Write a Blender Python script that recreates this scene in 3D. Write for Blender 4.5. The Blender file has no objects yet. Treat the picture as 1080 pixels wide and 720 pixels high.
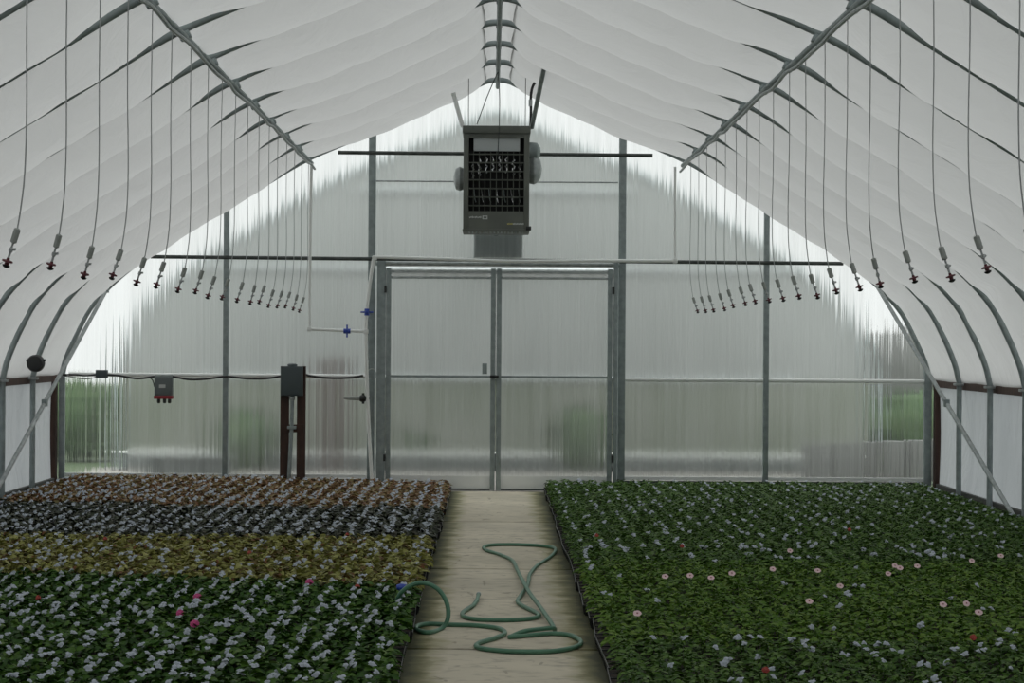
import bpy, bmesh, math, random
import numpy as np
from mathutils import Vector, Matrix

# ------------------------------------------------------------------ camera, world, exposure
S = bpy.context.scene
C = S.collection
F, CX, CZ, ROLL = 2150.0, -0.05, 1.55, 0.0065
cam = bpy.data.cameras.new('camera'); cam.sensor_width = 36; cam.lens = F/1080*36
cam.shift_x = 22/1080; cam.clip_end = 400
co = bpy.data.objects.new('camera', cam); C.objects.link(co)
co.matrix_world = Matrix.Translation((CX, 0, CZ)) @ Matrix.Rotation(math.pi/2, 4, 'X') @ Matrix.Rotation(ROLL, 4, 'Z')
S.camera = co
S.view_settings.view_transform = 'Standard'; S.view_settings.look = 'None'
S.view_settings.gamma = 1; S.view_settings.use_curve_mapping = False
S.view_settings.exposure = 0.0
SKY = 1.40
w = bpy.data.worlds.new('overcast_sky'); S.world = w; w.use_nodes = True
wn, wl = w.node_tree.nodes, w.node_tree.links
wn.clear()
bg = wn.new('ShaderNodeBackground'); out = wn.new('ShaderNodeOutputWorld')
tc = wn.new('ShaderNodeTexCoord'); sx = wn.new('ShaderNodeSeparateXYZ'); rp = wn.new('ShaderNodeValToRGB')
rp.color_ramp.elements[0].position = 0.0; rp.color_ramp.elements[0].color = (.66, .675, .67, 1)
rp.color_ramp.elements[1].position = 0.9; rp.color_ramp.elements[1].color = (.98, 1.0, 1.0, 1)
bg.inputs[1].default_value = SKY
wl.new(tc.outputs['Generated'], sx.inputs[0]); wl.new(sx.outputs['Z'], rp.inputs[0])
mr = wn.new('ShaderNodeMapRange'); mr.inputs['From Min'].default_value = -1; mr.inputs['From Max'].default_value = 1
mr.inputs['To Min'].default_value = SKY*3.3; mr.inputs['To Max'].default_value = SKY*1.10       # overcast, brightest behind the camera
wl.new(sx.outputs['Y'], mr.inputs['Value']); wl.new(mr.outputs[0], bg.inputs[1])
wl.new(rp.outputs[0], bg.inputs[0]); wl.new(bg.outputs[0], out.inputs[0])

WALL = 21.08                                   # distance of the end wall
R = random.Random(5)
RN = np.random.default_rng(11)
def P(x, y, D):                                # a point read off the photograph, at its real distance D
    dx, dy = x-518, y-360
    u, v = dx+dy*ROLL, dy-dx*ROLL
    return Vector((CX+u*D/F, D, CZ-v*D/F))
def G(x, y, z=0.012):                          # the same for a point lying at height z
    v = (y-360)-(x-518)*ROLL
    return P(x, y, F*(CZ-z)/v)

# ------------------------------------------------------------------ materials
def mat(name, color, rough=.5, metal=0, spec=.5, noise=None, bump=None, coat=0, sheen=0):
    m = bpy.data.materials.new(name); m.use_nodes = True
    n, l = m.node_tree.nodes, m.node_tree.links
    b = n['Principled BSDF']
    b.inputs['Base Color'].default_value = (*color, 1); b.inputs['Roughness'].default_value = rough
    b.inputs['Metallic'].default_value = metal; b.inputs['Specular IOR Level'].default_value = spec
    b.inputs['Coat Weight'].default_value = coat
    t = n.new('ShaderNodeTexCoord')
    if noise:
        sc, c2, detail, stretch = noise
        mp = n.new('ShaderNodeMapping'); mp.inputs['Scale'].default_value = stretch
        nz = n.new('ShaderNodeTexNoise'); nz.inputs['Scale'].default_value = sc; nz.inputs['Detail'].default_value = detail
        mx = n.new('ShaderNodeMix'); mx.data_type = 'RGBA'
        rr = n.new('ShaderNodeMapRange'); rr.inputs['From Min'].default_value = .35; rr.inputs['From Max'].default_value = .65
        mx.inputs['A'].default_value = (*color, 1); mx.inputs['B'].default_value = (*c2, 1)
        l.new(t.outputs['Object'], mp.inputs[0]); l.new(mp.outputs[0], nz.inputs['Vector'])
        l.new(nz.outputs['Fac'], rr.inputs['Value']); l.new(rr.outputs[0], mx.inputs['Factor'])
        l.new(mx.outputs['Result'], b.inputs['Base Color'])
    if bump:
        nb = n.new('ShaderNodeTexNoise'); nb.inputs['Scale'].default_value = bump[0]; nb.inputs['Detail'].default_value = 4
        bp = n.new('ShaderNodeBump'); bp.inputs['Strength'].default_value = bump[1]; bp.inputs['Distance'].default_value = .01
        l.new(t.outputs['Object'], nb.inputs['Vector']); l.new(nb.outputs['Fac'], bp.inputs['Height'])
        l.new(bp.outputs[0], b.inputs['Normal'])
    return m
def film_mat(name, trans, refl, fac, gloss=.06, bump=.25, bscale=(1, 1, 1)):
    m = bpy.data.materials.new(name); m.use_nodes = True
    n, l = m.node_tree.nodes, m.node_tree.links; n.clear()
    o = n.new('ShaderNodeOutputMaterial')
    d = n.new('ShaderNodeBsdfDiffuse'); d.inputs[0].default_value = (*refl, 1)
    t = n.new('ShaderNodeBsdfTranslucent'); t.inputs[0].default_value = (*trans, 1)
    g = n.new('ShaderNodeBsdfGlossy'); g.inputs['Roughness'].default_value = .35; g.inputs[0].default_value = (.8, .8, .8, 1)
    m1 = n.new('ShaderNodeMixShader'); m1.inputs[0].default_value = fac
    m2 = n.new('ShaderNodeMixShader'); m2.inputs[0].default_value = gloss
    tc = n.new('ShaderNodeTexCoord'); mp = n.new('ShaderNodeMapping'); mp.inputs['Scale'].default_value = bscale
    nz = n.new('ShaderNodeTexNoise'); nz.inputs['Scale'].default_value = 3.0; nz.inputs['Detail'].default_value = 5; nz.inputs['Distortion'].default_value = 1.2
    bp = n.new('ShaderNodeBump'); bp.inputs['Strength'].default_value = bump; bp.inputs['Distance'].default_value = .05
    l.new(tc.outputs['Object'], mp.inputs[0]); l.new(mp.outputs[0], nz.inputs['Vector']); l.new(nz.outputs['Fac'], bp.inputs['Height'])
    for s in (d, t, g): l.new(bp.outputs[0], s.inputs['Normal'])
    l.new(d.outputs[0], m1.inputs[1]); l.new(t.outputs[0], m1.inputs[2])
    l.new(m1.outputs[0], m2.inputs[1]); l.new(g.outputs[0], m2.inputs[2]); l.new(m2.outputs[0], o.inputs[0])
    return m
def poly_mat():                                # fluted clear sheet: blurred see-through plus some scattering
    m = bpy.data.materials.new('fluted_polycarbonate'); m.use_nodes = True
    n, l = m.node_tree.nodes, m.node_tree.links; n.clear()
    o = n.new('ShaderNodeOutputMaterial')
    rf = n.new('ShaderNodeBsdfRefraction'); rf.inputs['Roughness'].default_value = .42; rf.inputs['IOR'].default_value = 1.10
    rf.inputs[0].default_value = (.93, .95, .94, 1)
    tl = n.new('ShaderNodeBsdfTranslucent'); tl.inputs[0].default_value = (.44, .46, .45, 1)
    gl = n.new('ShaderNodeBsdfGlossy'); gl.inputs['Roughness'].default_value = .25; gl.inputs[0].default_value = (.8, .8, .8, 1)
    tc = n.new('ShaderNodeTexCoord'); mp = n.new('ShaderNodeMapping'); mp.inputs['Scale'].default_value = (9, .01, .12)
    nz = n.new('ShaderNodeTexNoise'); nz.inputs['Scale'].default_value = 2.0; nz.inputs['Detail'].default_value = 6; nz.inputs['Roughness'].default_value = .7
    rr = n.new('ShaderNodeMapRange'); rr.inputs['From Min'].default_value = .3; rr.inputs['From Max'].default_value = .7
    rr.inputs['To Min'].default_value = .10; rr.inputs['To Max'].default_value = .34
    l.new(tc.outputs['Object'], mp.inputs[0]); l.new(mp.outputs[0], nz.inputs['Vector']); l.new(nz.outputs['Fac'], rr.inputs['Value'])
    m2p = n.new('ShaderNodeMapping'); m2p.inputs['Scale'].default_value = (14, .01, .05)
    nb = n.new('ShaderNodeTexNoise'); nb.inputs['Scale'].default_value = 2.0; nb.inputs['Detail'].default_value = 3
    bp = n.new('ShaderNodeBump'); bp.inputs['Strength'].default_value = 1.0; bp.inputs['Distance'].default_value = .03
    l.new(tc.outputs['Object'], m2p.inputs[0]); l.new(m2p.outputs[0], nb.inputs['Vector']); l.new(nb.outputs['Fac'], bp.inputs['Height'])
    l.new(bp.outputs[0], rf.inputs['Normal'])
    sp = n.new('ShaderNodeSeparateXYZ'); l.new(tc.outputs['Object'], sp.inputs[0])
    ab = n.new('ShaderNodeMath'); ab.operation = 'ABSOLUTE'; l.new(sp.outputs['X'], ab.inputs[0])
    cl = n.new('ShaderNodeMapRange'); l.new(ab.outputs[0], cl.inputs['Value'])          # newer, clearer sheets at both ends
    for k, v in zip(('From Min', 'From Max', 'To Min', 'To Max'), (3.78, 3.82, .42, .13)): cl.inputs[k].default_value = v
    l.new(cl.outputs[0], rf.inputs['Roughness'])
    c2 = n.new('ShaderNodeMath'); c2.operation = 'MULTIPLY'; l.new(rr.outputs[0], c2.inputs[0])
    c3 = n.new('ShaderNodeMapRange'); l.new(ab.outputs[0], c3.inputs['Value']); l.new(c3.outputs[0], c2.inputs[1])
    for k, v in zip(('From Min', 'From Max', 'To Min', 'To Max'), (3.78, 3.82, 1, .45)): c3.inputs[k].default_value = v
    m1 = n.new('ShaderNodeMixShader'); l.new(c2.outputs[0], m1.inputs[0])
    l.new(rf.outputs[0], m1.inputs[1]); l.new(tl.outputs[0], m1.inputs[2])
    m2 = n.new('ShaderNodeMixShader'); m2.inputs[0].default_value = .06
    l.new(m1.outputs[0], m2.inputs[1]); l.new(gl.outputs[0], m2.inputs[2]); l.new(m2.outputs[0], o.inputs[0])
    return m
def leaf_mat(name, stops, rough=.35, spec=.5, trans=.15, coat=0):
    m = bpy.data.materials.new(name); m.use_nodes = True
    n, l = m.node_tree.nodes, m.node_tree.links
    b = n['Principled BSDF']; b.inputs['Roughness'].default_value = rough; b.inputs['Specular IOR Level'].default_value = spec
    b.inputs['Coat Weight'].default_value = coat; b.inputs['Coat Roughness'].default_value = .3
    a = n.new('ShaderNodeAttribute'); a.attribute_name = 'tint'
    r = n.new('ShaderNodeValToRGB'); cr = r.color_ramp
    while len(cr.elements) < len(stops): cr.elements.new(.5)
    for e, (p, c) in zip(cr.elements, stops): e.position = p; e.color = (*c, 1)
    l.new(a.outputs['Fac'], r.inputs[0]); l.new(r.outputs[0], b.inputs['Base Color'])
    t = n.new('ShaderNodeBsdfTranslucent'); l.new(r.outputs[0], t.inputs[0])
    mx = n.new('ShaderNodeMixShader'); mx.inputs[0].default_value = trans
    l.new(b.outputs[0], mx.inputs[1]); l.new(t.outputs[0], mx.inputs[2]); l.new(mx.outputs[0], n['Material Output'].inputs[0])
    return m

M = {}
M['film'] = film_mat('greenhouse_film', (.325, .328, .324), (.70, .70, .695), .46, gloss=.05, bump=.35)
M['curtain'] = film_mat('curtain_film', (.20, .213, .222), (.74, .76, .76), .40, gloss=.06, bump=.8, bscale=(1, 1, .45))
M['poly'] = poly_mat()
M['galv'] = mat('galvanised_steel', (.30, .345, .345), .55, .2, noise=(14, (.23, .27, .27), 3, (1, 1, 1)))
M['galv_light'] = mat('bright_galvanised_steel', (.42, .45, .45), .45, .3, noise=(20, (.3, .33, .33), 3, (1, 1, 1)))
M['galv_dark'] = mat('weathered_steel', (.075, .085, .08), .6, .2, noise=(10, (.04, .05, .045), 3, (1, 1, 1)))
M['pvc'] = mat('white_pvc', (.78, .80, .78), .4)
M['blue'] = mat('blue_plastic', (.03, .07, .38), .35)
M['black'] = mat('black_plastic', (.012, .013, .013), .45)
M['rubber'] = mat('black_cable', (.02, .02, .022), .6)
M['tube'] = mat('grey_tube', (.34, .36, .36), .5)
M['weight'] = mat('grey_weight', (.30, .32, .30), .5)
M['darkred'] = mat('dark_red_plastic', (.10, .012, .02), .4)
M['wood'] = mat('brown_stained_wood', (.060, .027, .018), .7, noise=(6, (.032, .015, .010), 5, (4, 4, .6)))
M['heater'] = mat('heater_green_grey', (.115, .125, .105), .45, noise=(5, (.09, .1, .085), 2, (1, 1, 1)))
M['heater_panel'] = mat('heater_light_panel', (.42, .45, .45), .4)
M['cavity'] = mat('dark_cavity', (.006, .006, .006), .8)
M['bright'] = mat('bright_metal', (.75, .77, .78), .25, .9)
M['mark'] = mat('pale_print', (.5, .52, .5), .5)
M['mark_y'] = mat('yellow_print', (.45, .4, .12), .5)
M['box'] = mat('grey_enclosure', (.052, .07, .075), .5)
M['box_l'] = mat('mid_grey_enclosure', (.12, .14, .14), .5)
M['red'] = mat('red_plastic', (.28, .02, .03), .4)
M['tray'] = mat('black_tray_plastic', (.012, .012, .013), .4)
M['soil'] = mat('dark_potting_soil', (.018, .013, .009), .95, noise=(60, (.04, .03, .02), 4, (1, 1, 1)), bump=(80, .6))
M['hose'] = mat('green_hose', (.06, .17, .105), .42, noise=(8, (.08, .20, .125), 2, (1, 1, 1)))
M['bgreen'] = leaf_mat('green_begonia_leaf', [(0, (.016, .050, .006)), (.5, (.036, .098, .012)), (.86, (.07, .145, .02)), (1, (.12, .19, .05))], .55, .16, .15, 0)
M['bdark'] = leaf_mat('dark_begonia_leaf', [(0, (.018, .022, .012)), (.6, (.042, .055, .028)), (1, (.07, .07, .05))], .50, .25, .06, 0)
M['bbronze'] = leaf_mat('bronze_begonia_leaf', [(0, (.13, .05, .018)), (.45, (.25, .145, .07)), (.75, (.20, .17, .06)), (1, (.38, .27, .18))], .55, .18, .18, 0)
M['byellow'] = leaf_mat('yellow_green_begonia_leaf', [(0, (.17, .07, .03)), (.2, (.12, .11, .03)), (.6, (.24, .25, .055)), (1, (.42, .41, .16))], .55, .18, .22, 0)
M['igreen'] = leaf_mat('fresh_green_leaf', [(0, (.035, .085, .008)), (.5, (.085, .175, .018)), (1, (.17, .26, .05))], .55, .14, .22, 0)
M['idark'] = leaf_mat('deep_green_leaf', [(0, (.022, .062, .007)), (.5, (.056, .128, .014)), (1, (.12, .20, .05))], .55, .16, .18, 0)
M['stem'] = mat('green_stem', (.05, .08, .02), .6)
M['pink'] = mat('pink_petal', (.50, .055, .20), .5)
M['redp'] = mat('red_petal', (.34, .045, .03), .6)
M['white'] = mat('pale_pink_petal', (.70, .50, .52), .5)
M['blossom'] = mat('mottled_pale_grey', (.46, .50, .57), .55, noise=(40, (.30, .34, .38), 2, (1, 1, 1)))  # mottled pale blue-grey of the small disc clusters on the plants
M['eye'] = mat('crimson_eye', (.2, .01, .03), .5)
M['grass'] = mat('grass_green', (.035, .065, .02), .9, noise=(2, (.055, .085, .03), 6, (1, 1, 1)))
M['gravel'] = mat('pale_gravel', (.26, .25, .225), .9, noise=(9, (.21, .20, .18), 6, (1, 1, 1)))
M['hedge'] = mat('hedge_leaf', (.018, .050, .010), .8, noise=(5, (.035, .065, .015), 4, (1, 1, 1)))
M['greyboard'] = mat('weathered_board', (.075, .078, .072), .8)
M['skirt'] = mat('grey_green_lower_sheet', (.115, .125, .10), .7, noise=(.8, (.075, .09, .06), 3, (1, 1, 1)))
M['nfilm'] = mat('white_cover_film', (.195, .205, .197), .6, noise=(1.5, (.15, .16, .152), 3, (6, 1, .3)))

def concrete():
    m = mat('concrete', (.5, .47, .39), .8, bump=(30, .15)); n, l = m.node_tree.nodes, m.node_tree.links
    b = n['Principled BSDF']; tc = n.new('ShaderNodeTexCoord')
    def noise(scale, st, det=6, dist=0):
        mp = n.new('ShaderNodeMapping'); mp.inputs['Scale'].default_value = st
        z = n.new('ShaderNodeTexNoise'); z.inputs['Scale'].default_value = scale; z.inputs['Detail'].default_value = det; z.inputs['Distortion'].default_value = dist
        l.new(tc.outputs['Object'], mp.inputs[0]); l.new(mp.outputs[0], z.inputs['Vector']); return z.outputs['Fac']
    def rng(v, a, c, lo=0, hi=1):
        r = n.new('ShaderNodeMapRange'); r.inputs['From Min'].default_value = a; r.inputs['From Max'].default_value = c
        r.inputs['To Min'].default_value = lo; r.inputs['To Max'].default_value = hi; l.new(v, r.inputs['Value']); return r.outputs[0]
    def mix(f, a, c):
        x = n.new('ShaderNodeMix'); x.data_type = 'RGBA'
        l.new(f, x.inputs['Factor'])
        for s, v in (('A', a), ('B', c)):
            if isinstance(v, tuple): x.inputs[s].default_value = (*v, 1)
            else: l.new(v, x.inputs[s])
        return x.outputs['Result']
    def math_(op, a, c=0.0):
        x = n.new('ShaderNodeMath'); x.operation = op
        for i, v in enumerate((a, c)):
            if isinstance(v, (int, float)): x.inputs[i].default_value = v
            else: l.new(v, x.inputs[i])
        return x.outputs[0]
    base = mix(rng(noise(1.2, (1, 1, 1)), .35, .65), (.62, .56, .44), (.48, .435, .34))
    base = mix(rng(noise(7, (1, 2.2, 1), 8, 1), .52, .70, 0, .75), base, (.30, .27, .21))
    base = mix(rng(noise(5, (1.2, .35, 1), 3, 2), .66, .70, 0, .5), base, (.17, .145, .11))
    sp = n.new('ShaderNodeSeparateXYZ'); l.new(tc.outputs['Object'], sp.inputs[0])
    ax = math_('ABSOLUTE', math_('ADD', sp.outputs['X'], -.02))
    e = math_('ADD', ax, math_('MULTIPLY', math_('ADD', noise(5, (1, 1, 1), 5), -.5), .22))
    base = mix(rng(e, .28, .41, 0, .85), base, (.21, .20, .06))     # moss along both edges
    base = mix(rng(e, .35, .46, 0, .94), base, (.045, .05, .02))
    l.new(base, b.inputs['Base Color']); return m
M['concrete'] = concrete()

# ------------------------------------------------------------------ helpers
class MB:
    def __init__(s): s.v = []; s.f = []; s.m = []
    def add(s, vs, fs, mi=0):
        o = len(s.v); s.v += [tuple(v) for v in vs]; s.f += [tuple(i+o for i in f) for f in fs]; s.m += [mi]*len(fs); return s
    def box(s, c, d, rot=None, mi=0, bev=0.0):
        bm = bmesh.new(); bmesh.ops.create_cube(bm, size=1)
        for v in bm.verts: v.co = Vector((v.co.x*d[0], v.co.y*d[1], v.co.z*d[2]))
        if bev: bmesh.ops.bevel(bm, geom=bm.edges[:], offset=bev, segments=2, affect='EDGES', profile=.6)
        for v in bm.verts:
            if rot: v.co = rot @ v.co
            v.co += Vector(c)
        bm.verts.index_update()
        s.add([v.co for v in bm.verts], [[v.index for v in f.verts] for f in bm.faces], mi); bm.free(); return s
    def b2(s, a, b, mi=0, bev=0.0):
        return s.box([(a[i]+b[i])/2 for i in range(3)], [abs(a[i]-b[i]) for i in range(3)], None, mi, bev)
    def tube(s, pts, r, n=10, mi=0, caps=True):
        pts = [Vector(p) for p in pts]; rs = r if isinstance(r, (list, tuple)) else [r]*len(pts)
        vs, fs = [], []; up = None
        for i, p in enumerate(pts):
            t = (pts[min(i+1, len(pts)-1)]-pts[max(i-1, 0)]).normalized()
            if up is None:
                up = Vector((0, 0, 1)) if abs(t.z) < .9 else Vector((1, 0, 0))
            a = t.cross(up)
            if a.length < 1e-5: a = t.cross(Vector((0, 1, 0)))
            a.normalize(); b = a.cross(t).normalized(); up = b
            for k in range(n):
                an = 2*math.pi*k/n; vs.append(p+(a*math.cos(an)+b*math.sin(an))*rs[i])
        for i in range(len(pts)-1):
            for k in range(n):
                k2 = (k+1) % n; fs.append((i*n+k, i*n+k2, (i+1)*n+k2, (i+1)*n+k))
        if caps:
            fs.append(tuple(range(n))[::-1]); fs.append(tuple((len(pts)-1)*n+k for k in range(n)))
        return s.add(vs, fs, mi)
    def lathe(s, p, ax, prof, n=16, mi=0):
        p = Vector(p); ax = Vector(ax).normalized()
        return s.tube([p+ax*h for h, r in prof], [max(r, 1e-4) for h, r in prof], n, mi)
    def build(s, name, mats, parent=None, smooth=True, loc=(0, 0, 0)):
        me = bpy.data.meshes.new(name); L = Vector(loc)
        me.from_pydata([Vector(v)-L for v in s.v] if loc != (0, 0, 0) else s.v, [], s.f); me.update()
        for m in (mats if isinstance(mats, list) else [mats]): me.materials.append(m)
        me.polygons.foreach_set('material_index', s.m)
        o = bpy.data.objects.new(name, me); C.objects.link(o); o.location = loc
        if parent: o.parent = parent; o.matrix_parent_inverse = Matrix.Translation(-parent.location)
        if smooth:
            me.shade_smooth()
            me.set_sharp_from_angle(angle=math.radians(40))
        return o
def tag(o, label, cat, group=None, kind=None):
    o['label'] = label; o['category'] = cat
    if group: o['group'] = group
    if kind: o['kind'] = kind
    return o
def struct(o, label=None):
    o['kind'] = 'structure'
    if label: o['label'] = label
    return o
def empty(name, loc, label, cat, group=None):
    o = bpy.data.objects.new(name, None); C.objects.link(o); o.location = loc; o.empty_display_size = .1
    return tag(o, label, cat, group)
def smooth_path(pts, n=8):
    pts = [Vector(p) for p in pts]; q = [pts[0]*2-pts[1]]+pts+[pts[-1]*2-pts[-2]]; r = []
    for i in range(1, len(q)-2):
        for k in range(n):
            t = k/n; a, b, c, d = q[i-1:i+3]
            r.append(.5*((2*b)+(c-a)*t+(2*a-5*b+4*c-d)*t*t+(-a+3*b-3*c+d)*t**3))
    return r+[pts[-1]]
ORD = ['first', 'second', 'third', 'fourth', 'fifth', 'sixth', 'seventh', 'eighth', 'ninth', 'tenth', 'eleventh', 'twelfth',
       'thirteenth', 'fourteenth', 'fifteenth', 'sixteenth', 'seventeenth', 'eighteenth']
def ordn(i): return ORD[i]

# ------------------------------------------------------------------ gothic arch profile (right half), x, z
PR = [(0, 4.276), (.07, 4.272), (.14, 4.254), (.21, 4.222), (.7, 3.995), (1.29, 3.735), (1.95, 3.455), (2.4, 3.19), (2.80, 2.945), (3.2, 2.70), (3.6, 2.445),
      (3.92, 2.20), (4.18, 1.925), (4.33, 1.66), (4.45, 1.38), (4.50, 1.18)]
pp = smooth_path([(x, 0, z) for x, z in PR], 10)
prof = [(p.x, p.z) for p in pp]
arc = [0.0]
for a, b in zip(prof, prof[1:]): arc.append(arc[-1]+math.hypot(b[0]-a[0], b[1]-a[1]))
def pnorm(i):                                    # outward normal
    a, b = prof[max(i-1, 0)], prof[min(i+1, len(prof)-1)]
    tx, tz = b[0]-a[0], b[1]-a[1]; L = math.hypot(tx, tz)
    if i == 0: return (0, 1)
    return (-tz/L, tx/L)
def ztop(x):
    return float(np.interp(abs(x), [p[0] for p in prof], [p[1] for p in prof]))
RIBS = [19.68-1.22*k for k in range(19)]
Y0 = RIBS[-1]                                    # about -2.3: a little behind the camera
lines = [WALL]+RIBS
ip = int(np.argmin([abs(p[0]-1.95) for p in prof])); SP = arc[ip]

# ------------------------------------------------------------------ SETTING: film roof
def roof():
    ny = 12; ys = []
    for a, b in zip(lines, lines[1:]):
        for k in range(ny): ys.append((a+(b-a)*k/ny, k/ny, abs(a-b)))
    ys.append((lines[-1], 0, 1.22))
    cols = [(-1, i) for i in range(len(prof)-1, 0, -1)]+[(1, i) for i in range(len(prof))]
    vs = []; ph = np.random.default_rng(3).uniform(0, 6.28, (len(lines)+1, 8))
    for j, (y, t, bw) in enumerate(ys):
        bay = min(j//ny, len(lines)-1); q = ph[bay]
        for sgn, i in cols:
            s = arc[i]; x, z = prof[i]; nx, nz = pnorm(i)
            g = 1-.93*math.exp(-(s/.20)**2)-.42*math.exp(-((s-SP)/(.42 if s < SP else .34))**2)
            g *= (1.12 if s < SP else 1.0)*(1-.42/(1+math.exp(-(s-4.55)/.12)))
            tail = max(0, min(1, (arc[-1]-s)/.55)); g *= tail
            A = .150 if bw < 1.3 else .13
            sag = A*g*4*t*(1-t)
            u = s*sgn
            sag += 4*t*(1-t)*(.006*math.sin(7*u+q[0]+9*t)+.004*math.sin(17*u+q[1]+6*t)+.003*math.sin(4*u-20*t+q[2]))
            if s > 4.1: sag += .010*4*t*(1-t)*tail*math.sin(21*s+q[3]+4*t)*math.exp(-((s-4.75)/.4)**2)
            cr = math.exp(-((s-SP+.28)/.16)**2)*math.exp(-((t-.75)/.2)**2)*.02; sag += cr
            vs.append((sgn*(x-nx*sag), y, z-nz*sag))
    W = len(cols); fs = [(j*W+i, j*W+i+1, (j+1)*W+i+1, (j+1)*W+i) for j in range(len(ys)-1) for i in range(W-1)]
    o = MB().add(vs, fs).build('ceiling', M['film']); o.data.shade_smooth(); struct(o, 'white plastic film stretched over the arched hoops')
roof()
# side curtains below the hip boards
def curtain(sgn, name):
    zs = np.linspace(1.16, .10, 26); ys = np.linspace(Y0, WALL-.10, 400); vs = []
    for j, y in enumerate(ys):
        for k, z in enumerate(zs):
            t = (z-.1)/1.06
            d = .03*math.sin(math.pi*t)+.009*math.sin(9*y+3*t)*t+.006*math.sin(23*y+8*t)*t**2+.008*math.sin(5*y-6*t)
            d *= min(1, (WALL-.09-y)/.5+.1); vs.append((sgn*(4.56+d), y, z))
    n = len(zs); fs = [(j*n+k, j*n+k+1, (j+1)*n+k+1, (j+1)*n+k) for j in range(len(ys)-1) for k in range(n-1)]
    o = MB().add(vs, fs).build(name, M['curtain']); o.data.shade_smooth(); struct(o)
curtain(-1, 'wall_left'); curtain(1, 'wall_right')
for sgn, nm, bn in ((-1, 'trim_1', 'baseboard_left'), (1, 'trim_2', 'baseboard_right')):
    struct(MB().b2((sgn*4.515, Y0, 1.11), (sgn*4.55, WALL-.02, 1.205)).build(nm, M['wood']), 'brown wooden hip board')
    struct(MB().b2((sgn*4.52, Y0, 0), (sgn*4.56, WALL-.02, .12)).build(bn, M['greyboard']))
for sgn, nm in ((-1, 'trim_3'), (1, 'trim_4')):
    struct(MB().b2((sgn*4.515, WALL-.16, 0), (sgn*4.585, WALL-.06, 1.16)).build(nm, M['wood']), 'brown corner board')

# fluted sheets
PITCH = .0725
def sheet(name, x0, x1, zb, zt, y, amp=.010, parent=None, m='poly'):
    n = max(2, int(round((x1-x0)/(PITCH/6)))); vs, fs = [], []
    for i in range(n+1):
        x = x0+(x1-x0)*i/n; yy = y+amp*math.sin(2*math.pi*x/PITCH)
        # flutes are flattened trapezoids rather than pure waves
        b = zb(x) if callable(zb) else zb; t = zt(x) if callable(zt) else zt
        vs += [(x, yy, b), (x, yy, t)]
    fs = [(2*i, 2*i+2, 2*i+3, 2*i+1) for i in range(n)]
    o = MB().add(vs, fs).build(name, M[m], parent); o.data.shade_smooth(); return o
DX0, DX1, DZ = -1.19, 1.19, 2.34
def wall_back():
    mb = MB()
    def seg(x0, x1, zb):
        n = int(round((x1-x0)/(PITCH/6))); vs = []
        for i in range(n+1):
            x = x0+(x1-x0)*i/n; yy = WALL+.0016*math.sin(2*math.pi*x/PITCH)
            vs += [(x, yy, zb), (x, yy, max(ztop(x), zb+.01) if abs(x) < 4.499 else 1.2)]
        mb.add(vs, [(2*i, 2*i+2, 2*i+3, 2*i+1) for i in range(n)])
    seg(-4.56, DX0-.03, .10); seg(DX0-.03, DX1+.03, DZ+.03); seg(DX1+.03, 4.56, .10)
    o = mb.build('wall_back', M['poly']); o.data.shade_smooth(); struct(o, 'translucent fluted end wall')
wall_back()
def wall_front():
    vs = []; n = 90
    for i in range(n+1):
        x = -4.5+9*i/n; vs += [(x, Y0-.01, 0), (x, Y0-.01, ztop(x))]
    o = MB().add(vs, [(2*i, 2*i+2, 2*i+3, 2*i+1) for i in range(n)]).build('wall_front', M['curtain']); struct(o)
wall_front()
# sill of the end wall: bright kick rail with a dark lower edge
for k, (a, b) in enumerate(((-4.45, DX0-.14), (DX1+.14, 4.45))):
    mb = MB(); mb.b2((a, WALL-.045, .130), (b, WALL-.015, .168), 0); mb.b2((a, WALL-.05, .0), (b, WALL-.012, .122), 1)
    struct(mb.build('trim_%d' % (5+k), [M['pvc'], M['galv_dark']]))

# floor: dark bed ground, concrete walkway in slabs
struct(MB().b2((-4.56, Y0, -.06), (4.56, WALL+.2, -.02)).build('floor', M['soil']))
joints = [WALL-.02, 17.54, 13.9, 10.28, 6.66, 3.04, -.58, Y0]
mb = MB()
for a, b in zip(joints, joints[1:]):
    mb.box((.02, (a+b)/2, -.0105), (1.20, abs(a-b)-.045, .021), bev=.006)
struct(mb.build('floor_walkway', M['concrete']), 'concrete walkway between the beds')
mb = MB().b2((-4.56, Y0, -.02), (-.585, WALL-.02, -.001)); mb.b2((.625, Y0, -.02), (4.56, WALL-.02, -.001))
struct(mb.build('floor_beds', M['soil']))

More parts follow.
